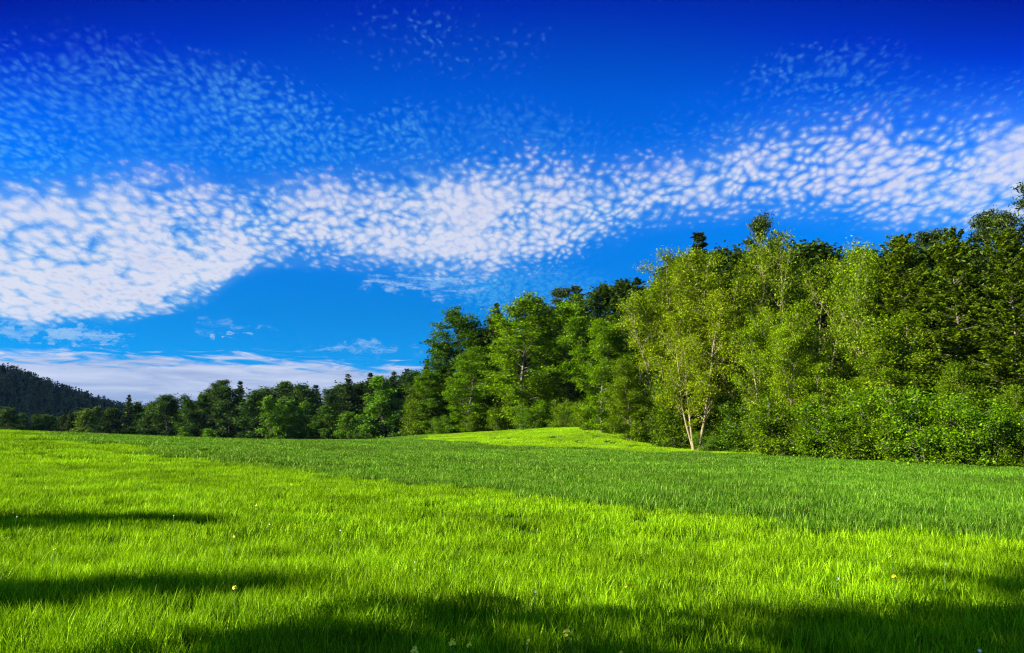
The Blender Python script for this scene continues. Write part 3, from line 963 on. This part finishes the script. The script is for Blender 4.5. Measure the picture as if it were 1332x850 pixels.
# ---- trees left of and behind the viewer that throw the long shadows over the grass
def shade_tree(tx, ty, H, key, wide, lab, back=0.0):
    Ls = (H - GH * 0.6) / math.tan(SUN_EL)
    x = tx - math.cos(SUN_TO) * Ls
    y = ty - math.sin(SUN_TO) * Ls
    put_tree('shade_tree', lab, 'tree', key, x, y, H, wide, 40, (1, 1, 1), 'trees beside the field that shade the grass')


SHADE = [(-8.0, 19.2, 15.0, 'dark_b', 0.85), (-2.2, 10.6, 14.0, 'dark_a', 0.60), (21.0, 9.4, 18.0, 'dark_a', 1.0), (6.6, 0.4, 15.0, 'dark_b', 0.72)]
for tx, ty, H, key, wd in SHADE:
    shade_tree(tx, ty, H, key, wd, 'tree standing left of the viewer, outside the photo, casting a long shadow over the grass')


# ------------------------------------------------------------------ grass
def blades(seed, size, n, h, w, curve, mat, name, spread=0.5, segs=2):
    rng = np.random.default_rng(seed)
    # blades come in tillers
    nt = max(1, n // 5)
    tc = rng.uniform(-size / 2, size / 2, size=(nt, 2))
    own = rng.integers(0, nt, n)
    base = tc[own] + rng.normal(size=(n, 2)) * 0.025 * (1 + w / 0.02)
    az = rng.uniform(0, 2 * math.pi, n)
    ht = h * rng.uniform(0.55, 1.15, n) * (0.8 + 0.4 * rng.uniform(size=nt))[own]
    lean = np.abs(rng.normal(size=n)) * 0.15
    cv = curve * rng.uniform(0.2, 1.6, n)
    wd = w * rng.uniform(0.6, 1.2, n)
    d = np.stack([np.cos(az), np.sin(az)], 1)
    fa = az + math.pi / 2 + rng.normal(size=n) * 0.6
    sd = np.stack([np.cos(fa), np.sin(fa)], 1)
    Vs = []
    ts = np.linspace(0, 1, segs + 1)
    for t in ts:
        off = (lean * t + cv * t ** 2.2)[:, None] * ht[:, None] * d
        zz = ht * (t - 0.35 * cv * t ** 2.5)
        cw = wd * (0.8 if t == 0 else (1 - t ** 2.2))
        p = np.concatenate([base + off, zz[:, None] - 0.02], 1)
        if t < 1:
            s3 = np.concatenate([sd * cw[:, None] * 0.5, np.zeros((n, 1))], 1)
            Vs += [p - s3, p + s3]
        else:
            Vs += [p]
    k = len(Vs)
    V = np.stack(Vs, 1).reshape(-1, 3)
    b = (np.arange(n) * k)[:, None]
    quads = np.concatenate([b + np.array([[2 * i, 2 * i + 1, 2 * i + 3, 2 * i + 2]]) for i in range(segs - 1)]) if segs > 1 else np.zeros((0, 4), int)
    tris = b + np.array([[2 * segs - 2, 2 * segs - 1, 2 * segs]])
    return bpy.data.objects.new(name, mesh_np(name, V, [quads, tris], mat))


def scatter(name, label, pts, variants, cat, slope=1.0):
    """one object of uncountable grass: tufts instanced over the ground"""
    me = bpy.data.meshes.new(name)
    n = len(pts)
    me.vertices.add(n)
    me.vertices.foreach_set('co', np.asarray(pts[:, :3], np.float32).ravel())
    a = me.attributes.new('rz', 'FLOAT', 'POINT')
    a.data.foreach_set('value', pts[:, 3].astype(np.float32))
    a = me.attributes.new('sc', 'FLOAT', 'POINT')
    a.data.foreach_set('value', pts[:, 4].astype(np.float32))
    a = me.attributes.new('vi', 'INT', 'POINT')
    a.data.foreach_set('value', pts[:, 5].astype(np.int32))
    gx = (top_z(pts[:, 0] + 0.5, pts[:, 1]) - top_z(pts[:, 0] - 0.5, pts[:, 1])) * slope
    gy = (top_z(pts[:, 0], pts[:, 1] + 0.5) - top_z(pts[:, 0], pts[:, 1] - 0.5)) * slope
    nr = np.stack([-gx, -gy, np.ones(n)], 1)
    a = me.attributes.new('nrm', 'FLOAT_VECTOR', 'POINT')
    a.data.foreach_set('vector', nr.astype(np.float32).ravel())
    o = bpy.data.objects.new(name, me)
    link(o)
    tag(o, label, cat, kind='stuff')
    col = bpy.data.collections.new(name + '_tufts')
    for v in variants:
        col.objects.link(v)
    ng = bpy.data.node_groups.new(name, 'GeometryNodeTree')
    ng.interface.new_socket('Geometry', in_out='INPUT', socket_type='NodeSocketGeometry')
    ng.interface.new_socket('Geometry', in_out='OUTPUT', socket_type='NodeSocketGeometry')
    N = ng.nodes
    L = ng.links
    gi, go = N.new('NodeGroupInput'), N.new('NodeGroupOutput')
    ci = N.new('GeometryNodeCollectionInfo')
    ci.inputs['Collection'].default_value = col
    ci.inputs['Separate Children'].default_value = True
    ci.inputs['Reset Children'].default_value = True
    al = N.new('FunctionNodeAlignRotationToVector')
    al.axis = 'Z'
    ip = N.new('GeometryNodeInstanceOnPoints')
    ip.inputs['Pick Instance'].default_value = True

    def attr(nm, ty):
        q = N.new('GeometryNodeInputNamedAttribute')
        q.data_type = ty
        q.inputs['Name'].default_value = nm
        return q.outputs[0]

    cx = N.new('ShaderNodeCombineXYZ')
    L.new(attr('rz', 'FLOAT'), cx.inputs[2])
    er = N.new('FunctionNodeEulerToRotation')
    L.new(cx.outputs[0], er.inputs[0])
    L.new(gi.outputs[0], ip.inputs['Points'])
    L.new(ci.outputs[0], ip.inputs['Instance'])
    L.new(attr('vi', 'INT'), ip.inputs['Instance Index'])
    L.new(er.outputs[0], al.inputs['Rotation'])
    L.new(attr('nrm', 'FLOAT_VECTOR'), al.inputs['Vector'])
    L.new(al.outputs[0], ip.inputs['Rotation'])
    L.new(attr('sc', 'FLOAT'), ip.inputs['Scale'])
    L.new(ip.outputs[0], go.inputs[0])
    md = o.modifiers.new('tufts', 'NODES')
    md.node_group = ng
    return o


# the edge of the wheat runs straight across the field; the bright meadow lies before the forest
EDGE = [ground_hit(*p) for p in [(70, 564), (330, 601), (500, 621), (700, 642), (900, 662), (1100, 680), (1332, 694)]]
EX = np.array(sorted(EDGE))
MEAD = np.array(sorted(ground_hit(*p) for p in [(528, 571), (640, 577.5), (740, 582), (870, 586.5), (1004, 589)]))
print('EDGE', EX.round(1).tolist())
print('MEAD', MEAD.round(1).tolist())
slope_r = (EX[-1, 1] - EX[-2, 1]) / (EX[-1, 0] - EX[-2, 0])


def zone(x, y):
    """0 meadow grass in front, 1 young wheat, 2 short bright meadow"""
    ye = np.interp(x, EX[:, 0], EX[:, 1])
    ye = np.where(x > EX[-1, 0], np.maximum(ye + (x - EX[-1, 0]) * slope_r, 3), ye)
    ye = np.where(x < EX[0, 0], ye + (EX[0, 0] - x) * 1.2, ye)
    z = (y > ye + 0.35 * np.sin(x * 1.9) + rg.normal(size=len(x)) * 0.022 * np.maximum(y, 12)).astype(int)
    ym = np.interp(x, MEAD[:, 0], MEAD[:, 1])
    inm = (x > MEAD[0, 0]) & (x < MEAD[-1, 0] + 1) & (y > ym + 0.3 * np.sin(x * 1.3) + rg.normal(size=len(x)) * 1.5)
    z = np.where(inm, 2, z)
    return z


def forest_y(x):
    return np.interp(x, [-24, -16, -7, 4, 12, 19.5, 20, 27, 36, 45, 80], [160, 152, 136, 125, 112, 103, 96, 90, 74, 64, 20])


rg = np.random.default_rng(77)


def points(y0, y1, cell, keep=1.0):
    P = []
    ys = np.arange(y0, y1, cell)
    for yy in ys:
        xm = yy * 0.72 + 9
        xs = np.arange(-xm, xm, cell)
        P.append(np.stack([xs, np.full(len(xs), yy)], 1))
    P = np.concatenate(P)
    P += rg.uniform(-0.5, 0.5, P.shape) * cell
    P = P[P[:, 1] < forest_y(P[:, 0])]
    z = top_z(P[:, 0], P[:, 1]) - GH
    return P, z


def rank(P, z, nv, s0, s1):
    n = len(P)
    return np.concatenate([P, z[:, None], rg.uniform(0, 6.283, (n, 1)), rg.uniform(s0, s1, (n, 1)), rg.integers(0, nv, (n, 1))], 1)


def grass_all():
    sets = {0: [], 1: [], 2: []}
    # variants: per kind, three sizes of tuft: near, middle, far
    var = {0: [], 1: [], 2: []}
    for k, (mat, nm, hh, ww) in {0: (M['grass'], 'grass_tuft', 0.255, 1.0), 1: (M['wheat'], 'wheat_tuft', 0.29, 1.1), 2: (M['meadow'], 'meadow_tuft', 0.16, 1.0)}.items():
        v = []
        for i in range(4):
            v.append(blades(100 + i + 10 * k, 0.62, 520, hh, 0.0105 * ww, 0.26, mat, 'a_%s_%d' % (nm, i), segs=4))
        for i in range(4):
            v.append(blades(200 + i + 10 * k, 1.15, 950, hh, 0.0165 * ww, 0.24, mat, 'b_%s_%d' % (nm, i), segs=3))
        for i in range(4):
            v.append(blades(300 + i + 10 * k, 2.4, 1900, hh * 1.0, 0.036 * ww, 0.22, mat, 'c_%s_%d' % (nm, i), segs=2))
        var[k] = v
    for lvl, (y0, y1, cell) in enumerate([(0.5, 15, 0.5), (15, 42, 1.0), (42, 165, 2.0)]):
        P, z = points(y0, y1, cell)
        zn = zone(P[:, 0], P[:, 1])
        for k in (0, 1, 2):
            m = zn == k
            if m.sum() == 0:
                continue
            q = rank(P[m], z[m], 4, 0.85, 1.15)
            q[:, 5] += 4 * lvl
            sets[k].append(q)
    labs = {0: ('meadow_grass', 'bright yellow green grass filling the front of the field', 'grass'),
            1: ('wheat_crop', 'cool green young wheat in the band across the middle of the field', 'crop'),
            2: ('meadow_strip', 'short yellow lit grass on the slope before the forest', 'grass')}
    for k in (0, 1, 2):
        pts = np.concatenate(sets[k])
        print(labs[k][0], len(pts))
        scatter(labs[k][0], labs[k][1], pts, var[k], labs[k][2])


grass_all()


# ------------------------------------------------------------------ the wood on the hill
def hill_wood():
    vs = []
    for i, key in enumerate(['spruce', 'spruce', 'leaf']):
        if key == 'spruce':
            (tv, tf), (lv, lf) = conifer(800 + i, 11, 2.3, 0.05, 10, 5, 500, 1.1, -0.1, 0.9, 0.3)
            vs.append(bpy.data.objects.new('a_hill_tuft_%d' % i, mesh_np('hill_tuft', lv, lf, M['hill_leaf'])))
        else:
            (tv, tf), (lv, lf) = broadleaf(820 + i, 9, 3.2, 0.05, 14, 4, 450, 1.0, 1, 0.03, (5, 60), 0.6, 0.6, 'round')
            vs.append(bpy.data.objects.new('b_hill_tuft_%d' % i, mesh_np('hill_tuft', lv, lf, M['hill_leaf'])))
    P = []
    for yy in np.arange(500, 880, 5.0):
        xs = np.arange(-1095, -120, 5.0)
        P.append(np.stack([xs, np.full(len(xs), yy)], 1))
    P = np.concatenate(P) + rg.uniform(-2.5, 2.5, (sum(len(p) for p in P), 2))
    z = hill_z(P[:, 0], P[:, 1]) - 0.5
    q = rank(P, z, 3, 0.7, 1.25)
    print('hill', len(q))
    scatter('hill_wood', 'dark green wood covering the far hill, haze blue put into its leaf colour', q, vs, 'wood', 0.0)


hill_wood()


def haze():
    me = bpy.data.meshes.new('haze')
    x0, x1, y0, y1, z0, z1 = -1300, 900, -150, 1150, -15, 112
    v = [(x, y, z) for x in (x0, x1) for y in (y0, y1) for z in (z0, z1)]
    f = [(0, 1, 3, 2), (4, 6, 7, 5), (0, 4, 5, 1), (2, 3, 7, 6), (0, 2, 6, 4), (1, 5, 7, 3)]
    me.from_pydata(v, [], f)
    m, g, out = new_mat('air')
    pv = g.n('ShaderNodeVolumePrincipled')
    pv.inputs['Color'].default_value = (0.22, 0.48, 1.0, 1)
    pv.inputs['Density'].default_value = 0.00002
    g.L.new(pv.outputs[0], out.inputs['Volume'])
    me.materials.append(m)
    o = bpy.data.objects.new('haze', me)
    link(o)
    tag(o, 'thin blue air that softens the far hill', 'haze', kind='stuff')


haze()


# ------------------------------------------------------------------ flowers in the grass
def simple_mat(name, col, rough=0.6):
    m, g, out = new_mat(name)
    geo = g.n('ShaderNodeNewGeometry')
    n = g.noise(geo.outputs['Position'], 40, 3).outputs[0]
    k = g.lin(n, 0.3, 0.7, 0.8, 1.1)
    c = g.mix(1.0, (*col, 1), g.xyz(k, k, k), 'MULTIPLY')
    bs = g.n('ShaderNodeBsdfPrincipled')
    g.L.new(c, bs.inputs['Base Color'])
    bs.inputs['Roughness'].default_value = rough
    g.L.new(bs.outputs[0], out.inputs[0])
    return m


M['petal'] = simple_mat('yellow_petal', (0.80, 0.70, 0.02))
M['white_petal'] = simple_mat('white_petal', (0.75, 0.76, 0.72))
M['stem'] = simple_mat('flower_stem', (0.10, 0.22, 0.02))


def flower_mesh(seed, n, rad, spread, tall, petal):
    """a head of several small four petalled blossoms"""
    rng = np.random.default_rng(seed)
    Vs, Fs = [], []
    off = 0
    for i in range(n):
        a = i * 2.4
        r = spread * math.sqrt((i + 0.5) / n)
        c = np.array([math.cos(a) * r, math.sin(a) * r, -tall * (r / spread) ** 2 + rng.uniform(-0.3, 0.3) * rad])
        nr = np.array([math.cos(a) * r / spread * 0.9, math.sin(a) * r / spread * 0.9, 0.7]) + rng.normal(size=3) * 0.25
        nr /= np.linalg.norm(nr)
        t = np.cross(nr, [0.3, 0.8, 0.1])
        t /= np.linalg.norm(t)
        b = np.cross(nr, t)
        for p in range(petal):
            th = 2 * math.pi * p / petal + rng.uniform(-0.1, 0.1)
            d = math.cos(th) * t + math.sin(th) * b
            s = np.cross(nr, d)
            w = rad * 2.2 / petal
            Vs += [c, c + d * rad * 0.6 + s * w + nr * rad * 0.15, c + d * rad + nr * rad * 0.3, c + d * rad * 0.6 - s * w + nr * rad * 0.15]
            Fs.append([off, off + 1, off + 2, off + 3])
            off += 4
    return np.array(Vs), np.array(Fs)


def flower(px, py, kind, label, h=0.42, group='yellow flowers in the grass', size=1.0):
    h += 0.12 if kind == 'mustard_flower' else 0.06
    dx, dz = ray(px, py)
    # distance at which the blossom stands on its stem
    Yr = np.linspace(4, 60, 3000)
    hgt = CAMZ + dz * Yr - (top_z(dx * Yr, Yr) - GH)
    i = int(np.argmin(np.abs(hgt - h)))
    x, y = dx * Yr[i], Yr[i]
    root = bpy.data.objects.new(kind, None)
    link(root)
    root.empty_display_size = 0.05
    root.location = (x, y, gz(x, y))
    tag(root, label, 'flower', group)
    rng = np.random.default_rng(int(px * 7 + py))
    P = path((0, 0, -0.02), (0, 0, 1), h + 0.02, 6, rng, 0.04)
    tv, tf = tube_mesh([(P, np.linspace(0.004, 0.0025, 7))], 5)
    link(bpy.data.objects.new('stem', mesh_np('stem', tv, tf, M['stem'], True)), root)
    if kind == 'mustard_flower':
        V, F = flower_mesh(int(px), 9, 0.016 * size, 0.024 * size, 0.045 * size, 4)
        mt = M['petal']
    elif kind == 'dandelion_flower':
        V, F = flower_mesh(int(px), 7, 0.022 * size, 0.012 * size, 0.006, 10)
        mt = M['petal']
    else:
        V, F = flower_mesh(int(px), 3, 0.018 * size, 0.014 * size, 0.006, 8)
        mt = M['white_petal']
    b = bpy.data.objects.new('blossom', mesh_np('blossom', V + P[-1], F, mt))
    link(b, root)


for a in [
    (586, 829, 'mustard_flower', 'yellow flower cluster at the bottom, left of the middle', 0.40, 1.0),
    (604, 835, 'mustard_flower', 'faint small yellow flower right beside the left bottom cluster', 0.38, 0.7),
    (672, 832, 'mustard_flower', 'thin stem with small yellow buds in the bottom middle', 0.42, 0.7),
    (748, 818, 'mustard_flower', 'tallest yellow flower cluster at the bottom, right of the middle', 0.46, 1.15),
    (537, 843, 'mustard_flower', 'yellow flower cluster nearest the bottom edge, leftmost of the row', 0.42, 1.0),
    (688, 848, 'mustard_flower', 'yellow flower head cut by the bottom edge in the middle', 0.40, 0.9),
    (820, 845, 'mustard_flower', 'small yellow flower at the bottom edge, rightmost of the row', 0.40, 0.7),
    (822, 760, 'dandelion_flower', 'round yellow dandelion in the lit grass right of the middle', 0.36, 1.0),
    (309, 764, 'dandelion_flower', 'yellow dandelion below the lower shadow streak at the left', 0.36, 1.0),
    (299, 698, 'dandelion_flower', 'yellow dandelion between the two shadow streaks', 0.36, 1.1),
    (359, 709, 'dandelion_flower', 'smaller yellow dandelion right of the one between the streaks', 0.36, 0.9),
    (70, 715, 'dandelion_flower', 'yellow dandelion near the left edge between the streaks', 0.36, 0.9),
    (1164, 750, 'dandelion_flower', 'yellow dandelion in the lit grass at the right', 0.36, 1.0),
    (916, 765, 'dandelion_flower', 'dim yellow dandelion right of the round one', 0.34, 0.9),
    (332, 657, 'dandelion_flower', 'far yellow dandelion above the upper shadow streak', 0.38, 1.3),
    (1160, 723, 'dandelion_flower', 'small far yellow dandelion at the right, above the other', 0.36, 0.9),
]:
    flower(a[0], a[1], a[2], a[3], a[4], size=a[5])
for a in [
    (349, 682, 'small white flower right of the upper shadow streak', 0.37, 1.0),
    (226, 671, 'small white flower in the end of the upper shadow streak', 0.37, 0.9),
    (20, 672, 'small white flower at the left edge in the upper shadow streak', 0.37, 1.1),
    (293, 715, 'small white flower above the end of the lower shadow streak', 0.36, 0.8),
    (693, 768, 'small white flower below the middle of the photo', 0.37, 1.0),
    (1225, 733, 'white flower in the lit grass near the right edge', 0.37, 1.1),
    (1086, 752, 'tiny white flowers right of the middle in the lit grass', 0.37, 1.0),
    (1274, 845, 'white flower in the shade at the bottom right', 0.40, 1.0),
    (540, 731, 'small white flower left of the middle in the lit grass', 0.37, 0.9),
    (440, 690, 'tiny white flower in the left middle of the lit grass', 0.37, 0.9),
]:
    flower(a[0], a[1], 'white_flower', a[2], a[3], 'white flowers in the grass', a[4] * 0.75)
